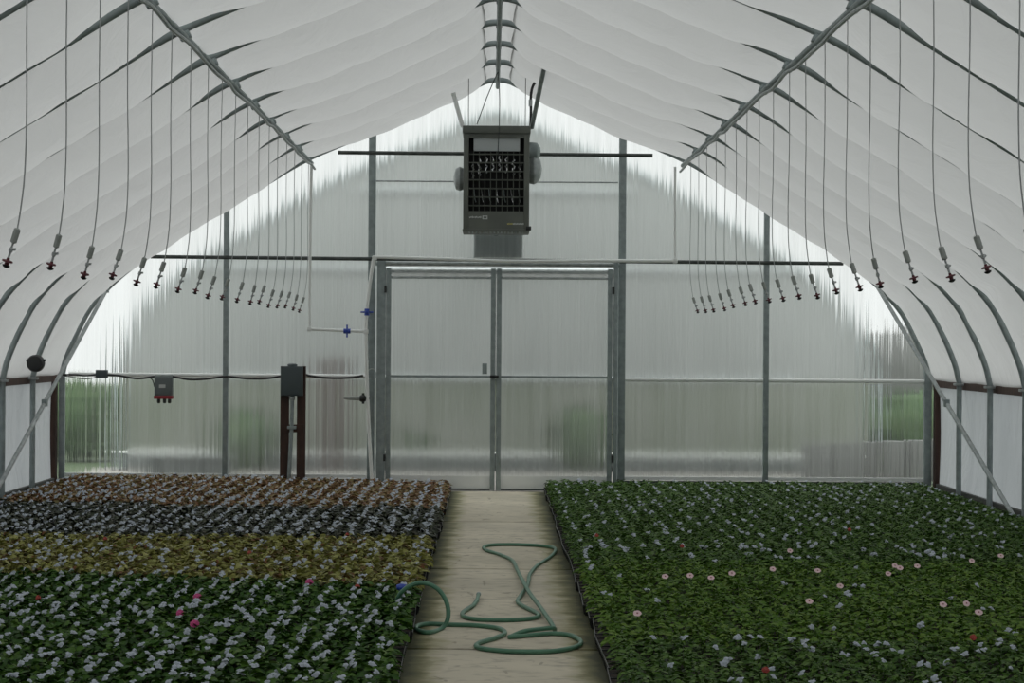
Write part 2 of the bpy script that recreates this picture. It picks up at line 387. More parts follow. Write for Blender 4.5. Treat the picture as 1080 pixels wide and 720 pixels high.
# ------------------------------------------------------------------ hoops
def hoop_pts(off, ext=True):
    pts = []
    for i in range(len(prof)-1, 0, -2):
        nx, nz = pnorm(i); pts.append((-(prof[i][0]-nx*off), 0, prof[i][1]-nz*off))
    pts.append((0, 0, prof[0][1]-off))
    pts += [(-x, 0, z) for x, _, z in pts[:-1][::-1]]
    if ext: pts = [(pts[0][0], 0, 0.0)]+[(pts[0][0], 0, .6)]+pts+[(pts[-1][0], 0, .6)]+[(pts[-1][0], 0, 0.0)]
    return pts
hp = hoop_pts(.029)
def make_hoop(y, label):
    t = empty('rib_hoop', (0, y, 0), label, 'greenhouse frame', 'steel rib hoops of the greenhouse')
    nmid = len(hp)//2
    pl = [(x, 0, z) for x, _, z in hp]
    MB().tube(pl, .027, 12).build('arch_pipe', M['galv'], None).parent = t
    for s in (-1, 1):                            # U bolts at the hip board, clamps at the purlins
        c = MB(); c.tube([(s*4.425, -.0, 1.165), (s*4.52, 0, 1.165)], .012, 8); c.box((s*4.465, 0, 1.165), (.085, .085, .022), bev=.004)
        c.build('hip_clamp', M['galv_light'], None).parent = t
        c = MB(); x, z = prof[ip]; nx, nz = pnorm(ip); c.box((s*(x-nx*.072), 0, z-nz*.072), (.07, .06, .05), Matrix.Rotation(s*.45, 3, 'Y'), bev=.006)
        c.build('purlin_clamp', M['galv'], None).parent = t
    c = MB(); c.box((0, 0, prof[0][1]-.066), (.05, .06, .02), bev=.006); c.build('ridge_clamp', M['galv_dark'], None).parent = t
    return t
h0 = make_hoop(RIBS[0], 'galvanised steel rib hoop under the film, nearest the fluted end wall')
for k in range(1, 10):
    r = h0.copy(); C.objects.link(r); r.location.y = RIBS[k]
    r['label'] = 'galvanised steel rib hoop, %s one out from the end wall' % ordn(k)
    for ch in h0.children:
        c = ch.copy(); C.objects.link(c); c.parent = r
# end-wall hoop
t = empty('end_hoop', (0, WALL-.05, 0), 'steel end hoop framing the fluted end wall', 'greenhouse frame')
MB().tube(hp, .028, 12).build('arch_pipe', M['galv'], None).parent = t

# purlins with their water pipes
YN = 5.0
def purlin(x, z, nm, label, water=True):
    t = empty(nm, (x, YN, z), label, 'pipe')
    MB().tube([(x, YN, z), (x, WALL-.06, z)], .021, 10).build('steel_pipe', M['galv'], t)
    return t
xp, zp = prof[ip]; nx, nz = pnorm(ip)
PX, PZ = xp-nx*.088, zp-nz*.088
purlin(-PX, PZ, 'purlin_pipe', 'straight dark steel purlin under the hoops, left slope')
purlin(PX, PZ, 'purlin_pipe', 'straight dark steel purlin under the hoops, right slope')
purlin(0, prof[0][1]-.105, 'ridge_pipe', 'dark steel ridge purlin running along the peak')
def wavy(s):
    r = random.Random(7+s); pts = []
    y = WALL-.16
    while y > YN-.01:
        pts.append((s*(PX-.03-r.uniform(0, .012)), y, PZ-.045-r.uniform(0, .028))); y -= .36
    return pts
for s, sd in ((-1, 'left'), (1, 'right')):
    wp = smooth_path(wavy(s), 4)
    o = MB().tube(wp, .0125, 8).build('water_pipe', M['galv_light'])
    tag(o, 'thin grey sprinkler water pipe strapped along the %s purlin' % sd, 'pipe')

# wind braces on both sides
for s, sd, a, b in ((-1, 'left', P(112, 306, 20.9), Vector((-4.40, 17.55, .05))), (1, 'right', P(923, 298, 20.9), Vector((4.40, 17.2, .05)))):
    t = empty('wind_brace', (a+b)/2, 'diagonal galvanised brace pipe along the %s side wall' % sd, 'brace')
    MB().tube([a, b], .02, 10).build('brace_pipe', M['galv_light'], t)
    q = a.lerp(b, .55); MB().box(q, (.05, .07, .07), bev=.008).build('brace_clamp', M['galv'], t)
    MB().box(a, (.05, .08, .05), bev=.008).build('end_clamp', M['galv'], t)

# ------------------------------------------------------------------ end wall frame
YF = WALL-.055
def bar(name, a, b, r, m, label, cat='wall frame'):
    o = MB().tube([a, b], r, 10).build(name, M[m]); return tag(o, label, cat)
bar('wall_rail', (-3.56, YF-.03, 2.40), (3.57, YF-.03, 2.375), .02, 'galv_dark', 'long dark horizontal pipe across the end wall above the doors')
bar('wall_rail', (-1.64, YF-.03, 3.485), (1.60, YF-.03, 3.475), .02, 'galv_dark', 'short dark horizontal pipe high on the end wall behind the heater')
bar('wall_rail', (-4.40, YF-.005, 1.185), (DX0-.13, YF-.005, 1.18), .022, 'pvc', 'bright rail at hip height on the end wall, left of the doors')
bar('wall_rail', (DX1+.13, YF-.005, 1.165), (4.42, YF-.005, 1.165), .022, 'pvc', 'bright rail at hip height on the end wall, right of the doors')
bar('wall_seam', (-1.25, WALL-.022, 3.20), (1.25, WALL-.022, 3.20), .008, 'galv_light', 'thin horizontal flashing line across the gable behind the heater')
def square_post(x, z1, wd, label, m='galv'):
    o = MB().b2((x-wd/2, YF-.035, 0), (x+wd/2, YF+.025, z1), 0, .006).build('wall_post', M[m]); return tag(o, label, 'post')
square_post(-2.785, ztop(2.785)-.05, .055, 'slim steel wall post standing left of the brown electric panel stand')
square_post(2.785, ztop(2.785)-.05, .055, 'slim steel wall post midway between doors and right corner')
square_post(-1.285, ztop(1.285)-.05, .075, 'tall steel wall post at the left side of the doorway')
square_post(1.295, ztop(1.295)-.05, .075, 'tall steel wall post at the right side of the doorway')
square_post(-4.47, 1.55, .06, 'short steel corner post at the left end of the end wall')
square_post(4.455, 1.55, .075, 'short steel corner post at the right end of the end wall')

# doorway: jambs, header, two leaves
YD = WALL-.13
tt = MB(); tt.b2((-1.225, YD-.03, 0), (-1.135, YD+.03, 2.37), 0, .006)
tag(tt.build('door_jamb', M['galv']), 'thick steel door jamb at the left of the double doors', 'door frame')
tt = MB(); tt.b2((1.205, YD-.03, 0), (1.25, YD+.03, 2.37), 0, .006)
tag(tt.build('door_jamb', M['galv']), 'steel door jamb at the right of the double doors', 'door frame')
hd = MB(); hd.tube([(-1.24, YD, 2.345), (1.26, YD, 2.345)], .024, 10, 0); hd.b2((-1.13, YD-.012, 2.25), (1.2, YD+.012, 2.275), 0)
tag(hd.build('door_header', M['galv_light']), 'bright header track above the double doors', 'door frame')
def door(n, x0, x1, latch_side):
    y = YD; lab = 'left' if n == 1 else 'right'
    t = bpy.data.objects.new('door_%d' % n, None); C.objects.link(t); t.location = ((x0+x1)/2, y, 0); t['kind'] = 'structure'
    t['label'] = '%s leaf of the fluted double door' % lab; t['category'] = 'door'
    sw = .05
    MB().b2((x0, y-.02, .02), (x0+sw, y+.02, 2.30), 0, .004).build('stile', M['galv'], t)
    MB().b2((x1-sw, y-.02, .02), (x1, y+.02, 2.30), 0, .004).build('stile', M['galv'], t)
    MB().b2((x0+sw, y-.015, 2.19), (x1-sw, y+.015, 2.215), 0, .003).build('top_rail', M['galv_light'], t)
    MB().b2((x0+sw, y-.018, 1.175), (x1-sw, y+.018, 1.20), 0, .004).build('mid_rail', M['galv'], t)
    MB().b2((x0+sw, y-.015, .02), (x1-sw, y+.015, .035), 0, .003).build('bottom_rail', M['galv_dark'], t)
    sheet('fluted_panel', x0+sw, x1-sw, .035, 2.19, y+.03, .0016, t)
    MB().b2((x0+sw, y+.012, .035), (x1-sw, y+.018, .17)).build('kick_panel', M['pvc'], t)
    hx = x0-.008 if latch_side > 0 else x1+.008
    for hz in (2.08, .35): MB().tube([(hx, y-.03, hz-.035), (hx, y-.03, hz+.035)], .012, 8).build('hinge', M['black'], t)
    if n == 1:
        MB().box((x1-.01, y-.045, 1.19), (.09, .05, .03), bev=.008).build('latch', M['black'], t)
        MB().box((x1-.11, y+.01, 1.27), (.05, .02, .11), bev=.004).build('handle_plate', M['galv'], t)
    return t
door(1, -1.13, -.005, 1); door(2, .005, 1.195, -1)

# pvc water piping around the doorway
def pipe(name, pts, r, m, label, parent=None, cat='pipe'):
    o = MB().tube(pts, r, 10).build(name, M[m], parent)
    if not parent: tag(o, label, cat)
    return o
yv = YD-.07
t = empty('supply_pipe', P(395, 272, yv), 'white plastic water pipe running over the doors and down their left side', 'pipe')
top = [P(396, 271, yv), P(470, 273, yv), P(540, 275.5, yv), P(620, 275, yv), P(712, 275, yv)]
pipe('crossing_pipe', smooth_path(top, 6), .018, 'pvc', None, t)
pipe('riser_pipe', smooth_path([P(712, 275, yv), P(712, 220, yv), P(712, 176, yv)], 4), .013, 'pvc', None, t)
pipe('drop_pipe', smooth_path([P(394, 273, yv), P(390, 300, yv), P(387, 326, yv), P(386, 350, yv), P(387, 400, yv), P(389, 450, yv), P(392, 503, yv), P(392, 515, yv)], 6), .019, 'pvc', None, t)
pipe('feed_pipe', [P(385, 349.5, yv), P(327, 347, yv)], .016, 'pvc', None, t)
pipe('riser_pipe', [P(326.5, 347.5, yv), P(327, 260, yv), P(328.5, 172, yv)], .016, 'pvc', None, t)
for x, y in ((326.5, 347), (395, 272), (712, 275), (386, 349.5)):
    MB().box(P(x, y, yv), (.05, .045, .05), bev=.012).build('elbow', M['pvc'], t)
def valve(x, y, vert):
    p = P(x, y, yv); d = Vector((0, 0, 1)) if vert else Vector((1, 0, 0)); e = Vector((1, 0, 0)) if vert else Vector((0, 0, 1))
    mb = MB(); mb.tube([p-d*.035, p+d*.035], .026, 12); mb.tube([p-e*.065, p+e*.065], .009, 8); mb.box(p-Vector((0, .03, 0)), (.03, .03, .03), bev=.006)
    tag(mb.build('ball_valve', M['blue']), 'blue valve on the %s' % ('vertical pipe beside the left door jamb' if vert else 'short horizontal pipe left of the door jamb'), 'valve')
valve(387, 329, True); valve(366, 349, False)

# spray nozzle on the left jamb
p = P(383, 420, YD-.06)
t = empty('spray_nozzle', p, 'black and grey spray nozzle pointing left from the door post', 'nozzle')
MB().lathe(p+Vector((-.20, 0, 0)), (1, 0, 0), [(0, .006), (.03, .014), (.16, .022), (.17, .022)], 12).build('grey_cone', M['weight'], t)
mb = MB(); mb.lathe(p+Vector((-.035, 0, 0)), (1, 0, 0), [(0, .03), (.02, .038), (.05, .036), (.07, .02), (.10, .02)], 12); mb.tube([p+Vector((0, 0, -.055)), p+Vector((0, 0, .055))], .014, 8)
mb.build('valve_body', M['black'], t)
mb = MB(); c = P(392, 395, YD-.05); mb.tube([c+Vector((.045*math.cos(a), 0, .06*math.sin(a))) for a in np.linspace(-1, 4.2, 18)], .006, 6)
tag(mb.build('wire_loop', M['galv_light']), 'thin wire loop tied round the left door jamb', 'wire')

# electric panel on two brown posts
ye = WALL-.22
cx = P(309, 400, ye).x
t = empty('electric_panel_stand', (cx, ye, 0), 'grey electric box on two brown wooden posts against the end wall', 'electric panel')
x0, x1 = P(296, 400, ye).x, P(322.5, 400, ye).x
MB().b2((x0, ye-.02, 0), (x0+.088, ye+.03, P(300, 386, ye).z)).build('post', M['wood'], t)
MB().b2((x1-.088, ye-.02, 0), (x1, ye+.03, P(300, 386, ye).z)).build('post', M['wood'], t)
za = P(309, 451.5, ye).z
MB().b2((x0+.01, ye-.035, za-.04), (x1-.01, ye-.02, za+.04)).build('cross_board', M['wood'], t)
zt, zb_ = P(309, 386, ye).z, P(309, 417, ye).z
bx = MB(); bx.b2((x0+.012, ye-.12, zb_), (x1-.025, ye-.02, zt), 0, .006); bx.b2((x0+.02, ye-.126, zb_+.01), (x1-.033, ye-.118, zt-.012), 0, .003)
bx.lathe((cx, ye-.07, zt-.01), (0, 0, 1), [(0, .05), (.03, .05), (.04, .03)], 14); o = bx.build('enclosure', M['box'], t)
MB().lathe((cx+.0, ye-.06, zb_-.05), (0, 0, 1), [(0, .022), (.015, .03), (.04, .03), (.05, .024)], 12).build('conduit_fitting', M['galv_light'], t)
MB().tube([(cx, ye-.06, zb_-.04), (cx-.005, ye-.06, za), (cx-.035, ye-.06, .0)], .02, 10).build('conduit', M['galv'], t)
MB().box((cx-.003, ye-.06, za+.01), (.09, .05, .03), bev=.006).build('conduit_clamp', M['galv'], t)

# thermostat
yt = WALL-.13
a, b = P(163.5, 397, yt), P(182, 419, yt)
t = empty('thermostat', ((a.x+b.x)/2, yt, b.z), 'small grey control box with a red lower edge hanging from the wall rail', 'thermostat')
mb = MB(); mb.b2((a.x, yt-.04, b.z), (b.x, yt+.05, a.z), 0, .008); mb.b2((a.x+.012, yt-.048, b.z+.03), (b.x-.012, yt-.038, a.z-.02), 0, .003); mb.build('case', M['box_l'], t)
MB().b2((a.x+.05, yt-.052, a.z-.115), (a.x+.115, yt-.045, a.z-.08)).build('plate', M['mark'], t)
MB().b2((a.x-.005, yt-.05, b.z-.015), (b.x+.005, yt+.04, b.z+.02), 0, .005).build('red_base', M['red'], t)
for dx in (.04, .10, .15): MB().lathe((a.x+dx, yt, b.z-.06), (0, 0, 1), [(0, .012), (.01, .018), (.05, .018)], 10).build('cable_gland', M['galv_dark'], t)
MB().b2((a.x+.0, yt-.01, a.z), (b.x, yt+.05, a.z+.022), 0, .004).build('hanger', M['galv_light'], t)
a, b = P(101.5, 390, yt), P(113.5, 398.5, yt)
tt = MB().b2((a.x, yt-.04, b.z), (b.x, yt+.03, a.z), 0, .006); tt.b2((a.x+.012, yt-.046, b.z+.01), (b.x-.012, yt-.038, a.z-.01), 0, .002)
tag(tt.build('junction_box', M['box']), 'small dark junction box on the cable near the left corner', 'junction box')
def cable(pts, label, r=.009):
    tag(MB().tube(smooth_path([P(x, y, yt) for x, y in pts], 6), r, 8).build('power_cable', M['rubber']), label, 'cable')
cable([(66, 395), (80, 395), (90, 396), (101, 395)], 'short black cable between left corner post and junction box')
cable([(68, 396), (85, 399), (95, 399), (103, 397)], 'thin looping cable hanging under the junction box', .005)
cable([(113, 395), (125, 396), (145, 399), (163, 397)], 'black cable sagging from junction box to small grey control box', .011)
cable([(157, 397), (161, 401), (163, 408)], 'short black lead entering the side of the red-edged control box', .006)
cable([(182, 397), (200, 400), (218, 399.5), (238, 397), (260, 399), (280, 399), (297, 396.5)], 'black cable sagging between red-edged control box and electric panel stand', .011)
cable([(322, 395), (332, 397), (350, 398.5), (370, 398), (383, 396)], 'black cable stub running right from the electric panel stand', .012)

# ------------------------------------------------------------------ unit heater
yh = 19.55
a, b = P(489, 134, yh), P(558, 243, yh)
X0, X1, Z1, Z0 = a.x, b.x, a.z, b.z; W_, H_ = X1-X0, Z1-Z0; dp = .62
t = empty('unit_heater', ((X0+X1)/2, yh, Z0), 'grey-green gas unit heater hung from the ridge in front of the end wall', 'heater')
fr = MB(); e = .052
fr.b2((X0, yh, Z0), (X0+e, yh+.10, Z1), 0, .006); fr.b2((X1-e, yh, Z0), (X1, yh+.10, Z1), 0, .006)
fr.b2((X0+e, yh+.005, Z1-.10), (X1-e, yh+.1, Z1-.005)); fr.b2((X0-.01, yh-.02, Z1-.06), (X1+.01, yh+dp+.01, Z1+.015), 0, .012)
zl = Z0+H_*.185
fr.b2((X0+e, yh+.004, Z0), (X1-e, yh+.1, zl))
fr.b2((X0, yh+.1, Z0), (X0+.015, yh+dp, Z1)); fr.b2((X1-.015, yh+.1, Z0), (X1, yh+dp, Z1)); fr.b2((X0, yh+dp-.015, Z0), (X1, yh+dp, Z1)); fr.b2((X0-.005, yh-.01, Z0-.012), (X1+.005, yh+dp, Z0+.012), 0, .004)
fr.build('cabinet', M['heater'], t)
zp1, zp0 = Z1-.10, Z1-.10-.125
MB().b2((X0+e, yh+.10, zl), (X1-e, yh+.115, Z1-.1)).build('inner_cavity', M['cavity'], t)
MB().b2((X0+e+.045, yh+.03, zp0), (X1-e-.04, yh+.06, zp1), 0, .003).build('upper_panel', M['heater_panel'], t)
for k in range(7):
    z = zp0-.03-k*(zp0-.03-zl-.03)/6.3
    mb = MB(); mb.box(((X0+X1)/2, yh+.03, z), (W_-2*e, .045, .006), Matrix.Rotation(.25, 3, 'X')); mb.build('louvre_blade', M['heater'], t)
for k in range(9):
    x = X0+e+.045+k*(W_-2*e-.09)/8
    MB().b2((x-.004, yh+.055, zl), (x+.004, yh+.065, zp0)).build('louvre_bar', M['heater'], t)
ex = random.Random(3)
for k in range(8):
    x = X0+e+.035+k*(W_-2*e-.07)/7; zc = zp0-.13+.075*math.sin(math.pi*(k+.4)/7.8)-.03
    mb = MB(); pts = [(x+.012*math.sin(q*2.1+k), yh+.085, zc-.11+q*.022) for q in range(8)]
    mb.tube(pts, [.010, .014, .008, .015, .009, .014, .009, .012], 8); mb.build('exchanger_tube', M['bright'], t)
for k in range(7):
    x = X0+e+.05+k*(W_-2*e-.1)/6; z = zl+.09
    MB().tube([(x, yh+.085, z+.13), (x+.01, yh+.085, z+.03), (x+.02, yh+.085, z)], .0055, 6).build('burner_tube', M['bright'] if k % 2 else M['galv'], t)
mk = MB()
for q in range(9): mk.b2((X0+.06+q*.013, yh-.001, Z0+.115+.003*(q % 2)), (X0+.069+q*.013, yh+.001, Z0+.128+.003*(q % 3)))
mk.b2((X0+.185, yh-.001, Z0+.105), (X0+.235, yh+.001, Z0+.14))
mk.b2((X0+.195, yh-.002, Z0+.113), (X0+.207, yh+.0, Z0+.132), 1); mk.b2((X0+.214, yh-.002, Z0+.113), (X0+.226, yh+.0, Z0+.132), 1)
mk.build('badge', [M['mark'], M['heater']], t, False)
mk = MB()
for q in range(12): mk.b2((X1-.21+q*.0135, yh-.001, Z0+.055), (X1-.20+q*.0135, yh+.001, Z0+.068+.003*(q % 2)), 1 if q < 4 else 0)
mk.build('badge', [M['mark'], M['mark_y']], t, False)
mb = MB()
for q in range(16): mb.tube([(X0+.06+q*(W_-.12)/15, yh+.02, Z0-.01), (X0+.06+q*(W_-.12)/15, yh+.02, Z0-.03)], .008, 6)
mb.tube([((X0+X1)/2-.05+.1*i/8, yh+.03, Z0-.02-.03*math.sin(math.pi*i/8)) for i in range(9)], .005, 6)
mb.build('bottom_studs', M['galv_light'], t)
MB().b2((X1-.03, yh-.03, Z0+.0), (X1+.02, yh+.02, Z0+.04), 0, .006).build('corner_catch', M['black'], t)
# vent fan cowl behind on the right, flue pipe, gas hose
vc = P(566, 178, yh+.35)
mb = MB(); mb.lathe((X1-.02, yh+.4, vc.z), (1, 0, 0), [(0, .10), (.03, .14), (.07, .15), (.10, .135), (.135, .09), (.15, .01)], 20); mb.build('fan_cowl', M['galv_light'], t)
mb = MB(); mb.lathe((X1+.03, yh+.36, vc.z+.17), (1, 0, 0), [(-.04, .09), (.0, .09), (.05, .085), (.08, .04), (.085, .002)], 18); mb.build('motor_cover', M['galv'], t)
fl = MB().tube([P(561, 134, yh+.12), P(575, 66, 18.50)], .022, 12); fl.build('flue_bar', M['galv'], t)
MB().tube(smooth_path([P(559.5, 134, yh+.15), P(560, 118, yh+.15), P(560, 100, yh+.15), P(562, 91, yh+.15), P(565, 86, yh+.15)], 5), .013, 8).build('gas_hose', M['rubber'], t)
MB().tube([P(559.5, 112, yh+.15), P(559.5, 105, yh+.15)], .018, 8).build('hose_fitting', M['galv_light'], t)
MB().tube([P(488, 134, yh+.3), P(478, 98, yh+.3)], .022, 10).build('rear_strut', M['pvc'], t)
MB().lathe((X0-.10, yh+.4, P(480, 185, yh).z), (1, 0, 0), [(0, .02), (.02, .10), (.06, .12), (.11, .10)], 18).build('fan_cowl', M['galv_light'], t)
rz = prof[0][1]-.12
for i, (x, y) in enumerate(((503, 131), (526.5, 134))):
    q = P(x, y, yh+.05); top_ = Vector((0, RIBS[0], rz)); mid = q.lerp(top_, .55)+Vector((.01 if i else -.012, 0, -.01))
    pts = smooth_path([q, mid, top_], 6)
    if i: pts = [P(525, 163, yh-.01), P(526.5, 134, yh-.03)]+pts
    MB().tube(pts, .005, 6).build('hanging_wire', M['galv_dark'], t)
for x in (494, 554):
    q = P(x, 134, yh+.3); MB().tube([q, (q.x, q.y, ztop(q.x)-.01)], .004, 6).build('hanging_rod', M['galv_dark'], t)

# black round vent motor on left post
p = P(38, 383, RIBS[0]-.42)
t = empty('curtain_motor', p, 'black round motor cap on the left side post above the brown board', 'motor')
MB().lathe(p+Vector((.0, -.07, 0)), (0, 1, 0), [(0, .03), (.005, .07), (.03, .082), (.09, .082), (.1, .05)], 20).build('housing', M['black'], t)
MB().box(p+Vector((0, -.01, .03)), (.19, .05, .02), bev=.006).build('lip', M['black'], t)
MB().tube([p+Vector((0, .02, 0)), p+Vector((-.05, .42, -.02))], .012, 8).build('bracket', M['black'], t)

# ------------------------------------------------------------------ hanging sprinklers
ZT = PZ-.06
def sprinkler(sgn, label):
    # origin at the purlin line; nozzle hangs about 1.55 m lower and leans outward
    t = empty('hanging_sprinkler', (0, 0, 0), label, 'sprinkler', 'sprinkler drops on the %s purlin' % ('left' if sgn < 0 else 'right'))
    zb = 1.985-ZT
    pts = smooth_path([(0, 0, 0), (.004*sgn, 0, -.5), (0, 0, zb+.45), (.006*sgn, 0, zb+.22), (.022*sgn, 0, zb+.08), (.036*sgn, 0, zb)], 6)
    def ob(n, mb, m): o = mb.build(n, M[m]); o.parent = t
    ob('drop_tube', MB().tube(pts, .0030, 6), 'tube')
    ax = Vector((.34*sgn, 0, -1)).normalized(); q = Vector((.036*sgn, 0, zb))
    ob('weight', MB().lathe(q, ax, [(-.004, .008), (0, .0135), (.052, .0135), (.056, .008)], 10), 'weight')
    e = MB().lathe(q+ax*.056, ax, [(0, .0045), (.02, .0045), (.022, .009), (.036, .009), (.04, .005), (.062, .005)], 8)
    e.tube([q+ax*.084, q+ax*.084+Vector((.014, .012, .002))], .006, 6); ob('check_valve', e, 'tube')
    r = q+ax*.118
    ob('nozzle', MB().lathe(r, ax, [(0, .006), (.008, .007), (.010, .021), (.016, .022), (.019, .009), (.027, .009)], 12), 'darkred')
    ob('spinner', MB().lathe(r+ax*.027, ax, [(0, .005), (.003, .016), (.010, .013), (.014, .004)], 12), 'black')
    return t
def line_of(sgn, D0, n, step, sd):
    proto = None
    for i in range(n):
        k = n-1-i; D = D0+step*k+R.uniform(-.03, .03)
        lab = 'hanging sprinkler drop on the %s purlin, %s from the end wall' % (sd, 'nearest one' if i == 0 else ordn(i)+' one')
        x = sgn*(PX-.03); loc = (x, D, ZT)
        if proto is None: t = proto = sprinkler(sgn, lab)
        else:
            t = proto.copy(); C.objects.link(t); t['label'] = lab
            for ch in proto.children: c = ch.copy(); C.objects.link(c); c.parent = t
        t.location = loc; t.rotation_euler = (0, R.uniform(-.006, .006), R.uniform(-.5, .5)); t.scale = (1, 1, 1+R.uniform(-.008, .008))
line_of(-1, 8.05, 18, .722, 'left'); line_of(1, 7.52, 18, .722, 'right')

# ------------------------------------------------------------------ plants
def leaf_grid(L, Wd, cup, droop, kind):
    if kind == 'b': us = [0, .22, .5, .8, 1.0]; ws = [.15, .75, 1.0, .8, .25]
    else: us = [0, .25, .55, .82, 1.0]; ws = [.1, .8, 1.0, .6, .05]
    v = []
    for u, w_ in zip(us, ws):
        for s in (-1, 0, 1):
            v.append((u*L, s*w_*Wd/2, cup*abs(s)*w_*Wd/2-droop*L*u*u+.12*L*u))
    f = [(i*3+j, i*3+j+1, (i+1)*3+j+1, (i+1)*3+j) for i in range(4) for j in range(2)]
    return np.array(v), np.array(f)
def plant_arrays(kind, rng, hgt):
    V, Fa, T = [], [], []; o = 0
    if kind == 'b': n = 19
    else: n = 30
    for i in range(n):
        tier = i/n
        if kind == 'b':
            L = rng.uniform(.042, .058)*(1-.28*tier); Wd = L*rng.uniform(.85, 1.1); cup = rng.uniform(.15, .6); droop = rng.uniform(.1, .6)
            r0 = .044*(1-tier)+.004; z = hgt*(.50+.46*tier)+rng.uniform(-.008, .008); pitch = rng.uniform(-.35, .35)+.35*tier
        else:
            L = rng.uniform(.036, .050)*(1-.2*tier); Wd = L*rng.uniform(.6, .78); cup = rng.uniform(.1, .4); droop = rng.uniform(.2, .7)
            r0 = .050*(1-tier)**.7+.003; z = hgt*(.45+.5*tier)+rng.uniform(-.008, .008); pitch = rng.uniform(-.3, .4)+.25*tier
        v, f = leaf_grid(L, Wd, cup, droop, kind)
        c, s = math.cos(pitch), math.sin(pitch); x = v[:, 0]*c-v[:, 2]*s+r0; zz = v[:, 0]*s+v[:, 2]*c; y = v[:, 1]
        rl = rng.uniform(-.35, .35); y, zz = y*math.cos(rl)-zz*math.sin(rl), y*math.sin(rl)+zz*math.cos(rl)
        az = i*2.39996+rng.uniform(-.4, .4); ca, sa = math.cos(az), math.sin(az)
        V.append(np.stack([x*ca-y*sa, x*sa+y*ca, zz+z], 1)); Fa.append(f+o); o += len(v)
        T.append(np.full(len(v), rng.uniform(0, 1)))
    # short stem
    a = .004; h = hgt*.85
    v = np.array([(-a, -a, -.01), (a, -a, -.01), (0, a, -.01), (0, 0, h)]); f = np.array([(0, 1, 3, 3)])
    v = np.array([(-a, 0, -.01), (a, 0, -.01), (a, 0, h), (-a, 0, h), (0, -a, -.01), (0, a, -.01), (0, a, h), (0, -a, h)])
    V.append(v); Fa.append(np.array([(0, 1, 2, 3), (4, 5, 6, 7)])+o); T.append(np.full(8, .3))
    return np.concatenate(V), np.concatenate(Fa), np.concatenate(T)
def mesh_np(name, V, Fq, T, m):
    me = bpy.data.meshes.new(name); me.vertices.add(len(V)); me.vertices.foreach_set('co', V.astype(np.float32).ravel())
    me.loops.add(Fq.size); me.loops.foreach_set('vertex_index', Fq.astype(np.int32).ravel())
    me.polygons.add(len(Fq)); me.polygons.foreach_set('loop_start', (np.arange(len(Fq))*4).astype(np.int32))
    me.update(calc_edges=True)
    a = me.attributes.new('tint', 'FLOAT', 'POINT'); a.data.foreach_set('value', T.astype(np.float32))
    me.materials.append(m); me.shade_smooth(); return me
KINDS_ = {
 'bgreen': ('green_begonia', 'b', .095, 'low bedding plant with round glossy green leaves in the left bed', 'green-leaved plants in the near part of the left bed'),
 'byellow': ('yellow_begonia', 'b', .100, 'low bedding plant with yellow-green leaves in the yellowish band of the left bed', 'yellow-green plants of the left bed'),
 'bdark': ('dark_begonia', 'b', .105, 'low bedding plant with dark glossy leaves in the dark band of the left bed', 'dark-leaved plants of the left bed'),
 'bbronze': ('bronze_begonia', 'b', .100, 'low bedding plant with bronze-orange leaves in the farthest band of the left bed', 'bronze-leaved plants at the far end of the left bed'),
 'igreen': ('fresh_green_periwinkle', 'i', .088, 'fresh green bedding plant in the middle stretch of the right bed', 'fresh green plants of the right bed'),
 'idark': ('deep_green_periwinkle', 'i', .088, 'deep green bedding plant at an end stretch of the right bed', 'deep green plants of the right bed'),
}
VAR = {}
for k, (nm, kd, hg, lab, grp) in KINDS_.items():
    rng = np.random.default_rng(abs(hash(k)) % 1000 if False else {'bgreen': 1, 'byellow': 2, 'bdark': 3, 'bbronze': 4, 'igreen': 5, 'idark': 6}[k])
    arrs = [plant_arrays(kd, rng, hg) for _ in range(8)]
    VAR[k] = (arrs, [mesh_np(nm+'_leaves', *a, M[k]) for a in arrs])
PYN = 7.75
def kind_at(side, x, y):
    if side < 0:
        if y < 11.75+.22*(-x): return 'bgreen'
        if y < 14.75: return 'byellow'
        if y < 17.25+(.3 if x < -3 else 0): return 'bdark'
        return 'bbronze'
    if y < 9.7: return 'idark'
    if y < 13.3: return 'igreen'
    return 'idark'
spots = {k: [] for k in KINDS_}
for side, xa in ((-1, -.53), (1, .585)):
    nx_ = 29
    y = PYN
    while y < 20.85:
        for i in range(nx_):
            x = xa+side*i*.1375
            if abs(x) > 4.34: continue
            xx = x+RN.uniform(-.012, .012); yy = y+RN.uniform(-.014, .014)
            spots[kind_at(side, x, y)].append((xx, yy))
        y += .1375
SOIL = .052
